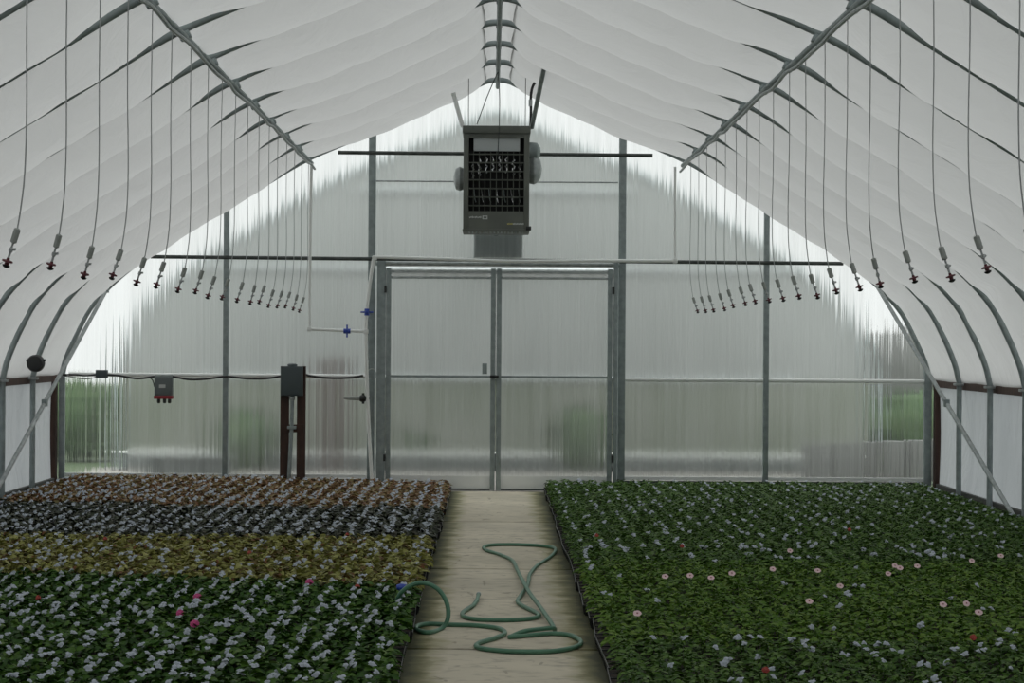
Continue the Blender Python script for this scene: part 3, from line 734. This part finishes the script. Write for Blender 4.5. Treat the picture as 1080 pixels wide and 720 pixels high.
FLOWERS = [  # px, py, petal material, words
 (178, 645, 'pink', 'with a large pink double flower, left of the other near pink one'), (209, 660, 'pink', 'with a pink double flower, lowest in the photo'),
 (213, 629, 'pink', 'with a small pink flower, behind the two large pink ones'), (337, 613, 'pink', 'with a magenta flower beside the yellowish band'),
 (364, 617, 'redp', 'with a crimson flower beside the yellowish band'), (50, 630, 'redp', 'with a tiny red bloom near the left edge of the photo'),
 (120, 568, 'redp', 'with orange-red bloom on the left, in the yellowish band'), (365, 564, 'redp', 'with orange-red bloom at the back of the yellowish band'),
 (257, 580, 'redp', 'with orange-red bloom mid-way in the yellowish band'), (700, 606, 'white', 'with two pale pink flowers near the walkway, first row'),
 (684, 646, 'white', 'with a white flower with crimson eye, nearest the walkway'), (729, 606, 'white', 'with a pale pink flower beside a similar one'),
 (754, 608, 'white', 'with a pale pink crimson-eyed flower, right of a similar pair'), (772, 604, 'white', 'with a small pale flower behind the middle stretch'),
 (803, 599, 'white', 'with a faint pink flower at the centre of the right bed'), (822, 580, 'white', 'with a white flower at the back of the fresh green stretch'),
 (852, 600, 'white', 'with a round white flower with crimson eye, mid bed'), (884, 617, 'white', 'with a white flower right of and below the mid-bed one'),
 (859, 632, 'white', 'with a white flower with crimson eye standing alone mid bed'), (924, 602, 'white', 'with pale flower left of the close pair on the right'),
 (938, 597, 'white', 'with faint pink flower in the close pair on the right'), (945, 597, 'white', 'with bright white flower with crimson eye in the close pair'),
 (967, 596, 'white', 'with a blush pink flower right of the close pair'), (1031, 643, 'white', 'with a pale pink crimson-eyed flower near the right edge'),
 (1013, 638, 'white', 'with a small pale bloom left of the one near the right edge'), (997, 638, 'white', 'with a faint pink bloom in the right foreground'),
 (1023, 590, 'white', 'with a pair of blush flowers at the back right'), (1060, 584, 'white', 'with a single blush flower farthest right'),
 (1021, 673, 'redp', 'with a vivid orange-red flower in the right foreground'), (896, 557, 'redp', 'with a red bloom towards the end wall'),
 (791, 704, 'redp', 'with an orange-red bloom at the bottom of the photo'), (622, 562, 'redp', 'with a tiny red bloom near the walkway at the far end'),
 (716, 575, 'redp', 'with a faint red bud in the far half of the right bed')]
fl_at = {}
TOPZ = .15
# small pale clusters of domed discs set on top of the plants
def pale_cluster_arrays(rng):
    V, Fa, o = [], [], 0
    ndisc = int(rng.integers(3, 6)); base = rng.uniform(0, 6.28); tl = rng.uniform(.2, .75); ta = rng.uniform(-2.4, -.7)
    for q in range(ndisc):
        a = base+q*6.28/ndisc+rng.uniform(-.2, .2); rr = rng.uniform(.008, .012); d = rng.uniform(.005, .011)
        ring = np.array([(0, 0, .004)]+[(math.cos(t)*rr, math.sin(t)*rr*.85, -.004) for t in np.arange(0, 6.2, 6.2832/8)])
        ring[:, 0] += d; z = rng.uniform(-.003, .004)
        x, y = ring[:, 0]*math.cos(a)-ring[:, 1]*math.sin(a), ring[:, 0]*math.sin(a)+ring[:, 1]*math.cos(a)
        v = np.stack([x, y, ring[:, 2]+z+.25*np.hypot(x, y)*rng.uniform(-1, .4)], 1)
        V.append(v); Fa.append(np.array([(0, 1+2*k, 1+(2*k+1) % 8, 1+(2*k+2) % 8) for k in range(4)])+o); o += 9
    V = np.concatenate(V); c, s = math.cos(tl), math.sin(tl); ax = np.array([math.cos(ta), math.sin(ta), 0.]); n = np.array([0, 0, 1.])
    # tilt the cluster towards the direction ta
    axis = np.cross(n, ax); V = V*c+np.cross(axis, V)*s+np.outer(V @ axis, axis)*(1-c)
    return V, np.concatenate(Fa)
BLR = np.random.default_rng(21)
BL = [pale_cluster_arrays(BLR) for _ in range(12)]
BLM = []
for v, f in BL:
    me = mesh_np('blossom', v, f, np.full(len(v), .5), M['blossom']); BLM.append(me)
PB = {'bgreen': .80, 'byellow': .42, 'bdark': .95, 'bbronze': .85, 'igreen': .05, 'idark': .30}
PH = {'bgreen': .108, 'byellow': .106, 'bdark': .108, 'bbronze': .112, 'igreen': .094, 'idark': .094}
def hfac(k, x, y):
    return float(np.interp(-x, [.5, 3.0], [.72, 1.12])) if k == 'bbronze' else 1.0
for px, py, mm, words in FLOWERS:
    g = G(px, py, TOPZ+.012); best = None
    for k, L_ in spots.items():
        for i, (x, y) in enumerate(L_):
            d = (x-g.x)**2+((y-g.y)*.6)**2
            if (k, i) in fl_at: continue
            if best is None or d < best[0]: best = (d, k, i)
    fl_at[(best[1], best[2])] = (mm, words)
def flower_mb(mm, double, rng):
    mb = MB(); c = Vector((0, -.006, .104)); tilt = Matrix.Rotation(.75, 3, 'X')
    rr = {'pink': .021, 'redp': .015, 'white': .019}[mm]
    for lay in range(3 if double else 1):
        for q in range(5):
            a = q*2*math.pi/5+lay*.6; r1 = rr*(1-.25*lay); zz = .006*lay
            ring = [(0, 0), (.35, .22), (.75, .42), (1, .22), (1, -.22), (.75, -.42), (.35, -.22)]
            pts = []
            for u, v in ring:
                x, y = u*r1, v*r1*1.3; p = Vector((x*math.cos(a)-y*math.sin(a), x*math.sin(a)+y*math.cos(a), zz+.25*x*(lay*.8+.15))); pts.append(c+tilt @ p)
            mb.add(pts, [tuple(range(7))], 0)
    e = [c+tilt @ Vector((.0045*math.cos(k), .0045*math.sin(k), .003)) for k in np.linspace(0, 5.5, 7)]
    mb.add(e, [tuple(range(7))], 1)
    return mb
def inview(x, y):
    return abs((x-CX)*F/y+518-540) < 548
for k, (nm, kd, hg, lab, grp) in KINDS_.items():
    arrs, meshes = VAR[k]; L_ = spots[k]
    order = sorted(range(len(L_)), key=lambda i: L_[i][1]+(0 if inview(*L_[i]) else 100))
    order = [i for i in order if inview(*L_[i]) and L_[i][1] > 8.3]
    fl = [i for i in range(len(L_)) if (k, i) in fl_at]
    solo = [i for i in order if i not in fl][:300-len(fl)]
    solo_set = set(solo)|set(fl)
    for i in fl+solo:
        x, y = L_[i]; vi = int(RN.integers(8))
        o = bpy.data.objects.new(nm, meshes[vi]); C.objects.link(o); o.location = (x, y, SOIL)
        s = RN.uniform(.92, 1.15); o.scale = (s, s, RN.uniform(.95, 1.08)*hfac(k, x, y)); o.rotation_euler = (0, 0, RN.uniform(0, 6.28))
        if (k, i) in fl_at:
            mm, words = fl_at[(k, i)]; base = {'bgreen': 'green plant', 'byellow': 'yellowish plant', 'bdark': 'dark plant', 'bbronze': 'bronze plant', 'igreen': 'fresh green plant', 'idark': 'deep green plant'}[k]
            tag(o, base+' '+words, 'plant', 'flowering plants among the bedding'); o.rotation_euler = (0, 0, 0)
            f = flower_mb(mm, mm == 'pink' or (mm == 'redp' and side), RN).build('flower', [M[mm], M['eye'] if mm == 'white' else M[mm]]); f.parent = o
        else:
            tag(o, lab, 'plant', grp)
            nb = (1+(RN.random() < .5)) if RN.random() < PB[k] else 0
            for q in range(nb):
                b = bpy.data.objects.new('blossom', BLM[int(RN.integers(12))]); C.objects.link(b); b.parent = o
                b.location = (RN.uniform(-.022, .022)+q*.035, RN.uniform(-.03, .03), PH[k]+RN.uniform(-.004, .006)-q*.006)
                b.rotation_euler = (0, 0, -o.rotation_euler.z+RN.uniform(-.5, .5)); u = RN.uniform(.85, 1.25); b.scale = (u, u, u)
    rest = [i for i in range(len(L_)) if i not in solo_set]
    V, Fq, T = [], [], []; off = 0; BV, BF, boff = [], [], 0
    for i in rest:
        x, y = L_[i]; v, f, t_ = arrs[int(RN.integers(8))]; a = RN.uniform(0, 6.28); s = RN.uniform(.92, 1.15); ca, sa = math.cos(a)*s, math.sin(a)*s
        V.append(np.stack([v[:, 0]*ca-v[:, 1]*sa+x, v[:, 0]*sa+v[:, 1]*ca+y, v[:, 2]*RN.uniform(.95, 1.08)*hfac(k, x, y)+SOIL], 1)); Fq.append(f+off); T.append(t_); off += len(v)
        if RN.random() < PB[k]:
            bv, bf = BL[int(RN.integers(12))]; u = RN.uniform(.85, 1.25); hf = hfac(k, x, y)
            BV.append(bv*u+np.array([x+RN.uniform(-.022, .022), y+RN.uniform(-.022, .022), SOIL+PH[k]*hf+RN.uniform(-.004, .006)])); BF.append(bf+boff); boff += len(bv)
    if rest:
        me = mesh_np(nm+'_bed', np.concatenate(V), np.concatenate(Fq), np.concatenate(T), M[k])
        o = bpy.data.objects.new(nm+'_bed', me); C.objects.link(o)
        tag(o, 'rest of the '+grp, 'plants', None, 'stuff')
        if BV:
            me = mesh_np('pale_clusters', np.concatenate(BV), np.concatenate(BF), np.full(boff, .5), M['blossom'])
            b = bpy.data.objects.new('pale_clusters', me); C.objects.link(b); b.parent = o; b['kind'] = 'stuff'

# trays under the plants
def tray_arrays(full=True):
    mb = MB(); a, b, h = .138, .272, .06
    for (s0, s1) in (((-a, -b), (a, -b)), ((a, -b), (a, b)), ((a, b), (-a, b)), ((-a, b), (-a, -b))):
        k = .93
        mb.add([(s0[0]*k, s0[1]*.965, 0), (s1[0]*k, s1[1]*.965, 0), (s1[0], s1[1], h), (s0[0], s0[1], h), (s1[0]*1.03, s1[1]*1.015, h), (s0[0]*1.03, s0[1]*1.015, h), (s1[0]*1.03, s1[1]*1.015, h-.012), (s0[0]*1.03, s0[1]*1.015, h-.012)],
               [(0, 1, 2, 3), (3, 2, 4, 5), (5, 4, 6, 7)])
    mb.add([(-a*.93, -b*.965, .001), (a*.93, -b*.965, .001), (a*.93, b*.965, .001), (-a*.93, b*.965, .001)], [(0, 1, 2, 3)])
    if full:
        for q in range(1, 4): mb.box((0, -b+q*.136, .045), (2*a, .006, .026))
        for q in (0,): mb.box((q*.0466, 0, .045), (.006, 2*b, .026))
        for q in range(10):                                                  # side ribs
            for sg in (-1, 1): mb.box((sg*a*.985, -b+.03+q*.054, .03), (.007, .012, .05), Matrix.Rotation(sg*.17, 3, 'Y'))
    return mb
def soil_mb():
    mb = MB(); mb.add([(-.134, -.268, SOIL), (.134, -.268, SOIL), (.134, .268, SOIL), (-.134, .268, SOIL)], [(0, 1, 2, 3)]); return mb
tb = tray_arrays().build('tray_proto', M['tray'], None, False); sb = soil_mb().build('soil_proto', M['soil'], None, False)
trm, som = tb.data, sb.data; bpy.data.objects.remove(tb); bpy.data.objects.remove(sb)
rows = [PYN+.22+.55*i for i in range(24)]
for sgn, xa, sd in ((-1, -.593, 'left'), (1, .638, 'right')):
    for i, y in enumerate(rows):
        o = bpy.data.objects.new('plant_tray', trm); C.objects.link(o)
        o.location = (xa+R.uniform(-.012, .012), y, 0); o.rotation_euler = (0, 0, R.uniform(-.03, .03))
        n = len(rows)-1-i
        tag(o, 'black plant tray edging the %s bed, %s from the end wall' % (sd, 'nearest' if n == 0 else ordn(n) if n < 18 else ['nineteenth', 'twentieth', 'twenty-first', 'twenty-second', 'twenty-third', 'twenty-fourth'][n-18]), 'tray', 'black trays lining the %s side of the walkway' % sd)
        s = bpy.data.objects.new('soil', som); C.objects.link(s); s.parent = o
    mb = MB(); pr = tray_arrays(False)
    for c in range(1, 14):
        for y in rows:
            x = xa+sgn*c*.285
            if abs(x) > 4.27: continue
            mb.add([(v[0]+x, v[1]+y, v[2]) for v in pr.v], pr.f, 0)
            mb.add([(x-.134, y-.268, SOIL), (x+.134, y-.268, SOIL), (x+.134, y+.268, SOIL), (x-.134, y+.268, SOIL)], [(0, 1, 2, 3)], 1)
    o = mb.build('tray_field', [M['tray'], M['soil']], None, False)
    tag(o, 'inner black trays hidden under the plants of the %s bed' % sd, 'trays', None, 'stuff')

# ------------------------------------------------------------------ hose
HR = .0125
def seq(l, z=HR): return [G(x, y, z) for x, y in l]
hz1 = [(499.5, 638), (487.5, 646.5), (496, 652), (528.3, 653.7), (558.9, 652.2), (568.6, 648), (552.8, 639.5), (546, 634.4), (548.2, 629.4), (554.3, 620.7), (557.4, 613),
       (558.9, 605.4), (566.5, 596.2), (580.3, 587), (585.8, 580), (580.3, 576.4), (552.8, 574.2), (522.2, 574.2), (510.6, 576.2), (513, 580), (528.3, 585),
       (540.5, 591), (546, 603.9), (551.2, 616), (558.9, 629.8), (568, 642), (580.3, 657.4), (584.8, 663.5)]
p1 = seq(hz1)
for i in range(22, 27): p1[i] = p1[i]+Vector((0, 0, .012 if i in (22, 26) else .024))
tail = seq([(583, 666), (571, 667), (552.8, 669.5), (540, 670.5), (537.5, 671.5), (545, 671)]); tail2 = seq([(565, 669), (583.3, 667.8), (601.6, 669.6), (612.3, 675.7), (607.8, 681.8), (583.3, 686.4),
      (546.7, 687), (516, 684.8), (502.8, 681.8), (505.4, 677.8), (522.2, 672.6), (532.6, 667.4), (525.3, 662.2), (500.8, 659.2), (470.3, 658.3), (452, 657.6)])
for v in tail[:3]: v.z += .02
lp = [G(440, 660, .012), G(440, 664, .012), G(452, 666.5, .014), P(465.7, 662.5, 10.95), P(472.5, 651, 10.98), P(470.8, 634.4, 11.02), P(461.1, 620.4, 11.05), P(445.8, 614.4, 11.1),
      P(430.6, 618.6, 11.12), P(421, 628, 11.15), P(417.5, 640, 11.2), P(420, 648, 11.3)]
path = smooth_path(p1+tail+tail2+lp, 7)
t = empty('garden_hose', G(550, 660, 0), 'green garden hose lying in loops on the concrete walkway', 'hose')
MB().tube(path, HR, 10).build('hose_tube', M['hose'], t)
e = seq([(499.5, 638), (503, 633.5), (504.6, 629)]); e[1].z += .004; e[2].z += .012
MB().tube(e, [HR, HR, HR*.9], 10).build('hose_end', M['hose'], t)
ed = (e[2]-e[1]).normalized(); MB().lathe(e[2], ed, [(0, .014), (.025, .015), (.028, .011), (.06, .010)], 10).build('metal_coupling', M['galv_light'], t)
q = P(424, 619.5, 11.2)
t = empty('hose_connector', q, 'bright blue plastic hose connector lying on the left bed by the hose loop', 'connector')
MB().lathe(q+Vector((-.05, 0, 0)), (1, .2, .05), [(.02, .012), (.03, .017), (.055, .018), (.07, .015), (.078, .010)], 12).build('blue_body', M['blue'], t)
MB().tube(smooth_path([q+Vector((-.005, 0, -.01)), q+Vector((-.005, .0, -.06)), q+Vector((.01, -.01, -.11))], 4), .011, 8).build('hose_stub', M['hose'], t)

# ------------------------------------------------------------------ outside, seen through the end wall
struct(MB().b2((-60, WALL+.22, -.10), (60, 78, -.04)).build('ground_outside', M['grass']))
struct(MB().b2((-4.8, WALL+.23, -.035), (4.8, 25.3, -.01)).build('ground_gravel', M['gravel']), 'pale gravel between the greenhouses')
ND = 24.6
t = empty('neighbour_greenhouse', (0, ND, 0), 'neighbouring arched greenhouse blurred behind the fluted end wall', 'greenhouse')
n = 60; vs = []
for i in range(n+1):
    x = -4.45+8.9*i/n; vs += [(x, ND, 0), (x, ND, ztop(x))]
MB().add(vs, [(2*i, 2*i+2, 2*i+3, 2*i+1) for i in range(n)]).build('end_sheet', M['nfilm'], t)
hp2 = [(x, z) for x, _, z in hoop_pts(0)]
vs = []
for y in (ND, ND+26):
    vs += [(x, y, z) for x, z in hp2]
k = len(hp2); o = MB().add(vs, [(i, i+1, k+i+1, k+i) for i in range(k-1)]).build('roof_film', M['nfilm'], t)
MB().tube([(x, ND-.02, z) for x, z in hp2], .03, 8).build('end_arch', M['galv'], t)
for z in (3.35, 2.42, 1.12):
    MB().tube([(-3.6 if z < 2.5 else -1.6, ND-.05, z), (3.6 if z < 2.5 else 1.6, ND-.05, z)], .022, 8).build('end_rail', M['galv_light'], t)
MB().b2((-4.4, ND-.06, .03), (4.4, ND-.03, .20)).build('base_board', M['galv_dark'], t)
MB().b2((-4.4, ND-.07, .20), (4.4, ND-.03, .225)).build('base_cap', M['pvc'], t)
MB().b2((-4.42, ND-.028, .2), (4.42, ND-.01, 1.10)).build('lower_sheet', M['skirt'], t)
for x in (-2.05, -1.93, -1.80):
    MB().b2((x-.03, ND-.10, 0), (x+.03, ND-.05, 1.35)).build('end_post', M['wood'], t)
# exhaust box right behind the gable, under the heater
mb = MB(); a, b = P(500, 246, WALL+.25), P(551, 272, WALL+.25); mb.b2((a.x, WALL+.012, b.z), (b.x, WALL+.4, a.z), 0, .01)
for q in range(4): mb.b2((a.x+.02, WALL+.008, b.z+.02+q*.06), (b.x-.02, WALL+.02, b.z+.05+q*.06))
tag(mb.build('vent_hood', M['galv_light']), 'grey vent hood outside the gable just below the heater', 'vent')
def shrub(name, c, r, h, m, label, cat='shrub', n=260):
    rg = np.random.default_rng(int(abs(c[0]*10)+c[1])); mb = MB()
    bm = bmesh.new(); bmesh.ops.create_icosphere(bm, subdivisions=3, radius=1)
    for v in bm.verts:
        f = 1+.10*math.sin(5*v.co.x+c[0])*math.cos(6*v.co.z)+.06*math.sin(13*v.co.y+7*v.co.z)
        v.co = Vector((v.co.x*r[0]*f, v.co.y*r[1]*f, max(-1, v.co.z)*h/2*f))
    vs = [v.co+Vector((c[0], c[1], h/2-.04)) for v in bm.verts]; bm.verts.index_update()
    mb.add(vs, [[v.index for v in f.verts] for f in bm.faces]); 
    idx = rg.integers(0, len(vs), n)
    for i in idx:
        p = vs[i]; a, b_ = rg.uniform(-.09, .09, 3), rg.uniform(-.09, .09, 3)
        mb.add([p, p+Vector(a), p+Vector(a)+Vector(b_), p+Vector(b_)], [(0, 1, 2, 3)])
    bm.free(); tag(mb.build(name, M[m]), label, cat)
shrub('shrub', (-5.45, 27, 0), (.45, .5), 1.08, 'hedge', 'green shrub blurred behind the left corner of the end wall')
shrub('shrub', (-2.95, 24.6, 0), (.35, .3), .75, 'hedge', 'low green shrub blurred left of the electric panel stand')
shrub('shrub', (1.02, 24.7, 0), (.33, .3), .85, 'hedge', 'green shrub blurred behind the right door leaf')
shrub('shrub', (-1.0, 24.8, 0), (.30, .25), .72, 'hedge', 'small green shrub blurred behind the left door leaf')
shrub('hedge', (7.0, 33, 0), (1.5, .6), 1.95, 'greyboard', 'tall dark hedge blurred behind the right corner of the end wall', 'hedge')
shrub('shrub', (5.55, 27, 0), (.75, .5), 1.0, 'hedge', 'green shrub in front of the dark hedge outside right')
mb = MB()
for i in range(5): mb.b2((-3.95+i*.2, 23.2, -.01), (-3.79+i*.2, 23.5, .20), 0, .01)
mb.b2((-4.0, 23.15, .20), (-2.95, 23.55, .235), 0, .01)
tag(mb.build('bench', M['galv_dark']), 'low dark bench blurred outside the left part of the end wall', 'bench')
mb = MB()
for i in range(6): mb.b2((3.5+i*.3, 23.2, -.01), (3.74+i*.3, 23.5, .42+.01*i), 0, .01)
tag(mb.build('crate_stack', M['greyboard']), 'row of grey crates blurred outside the right corner', 'crate')
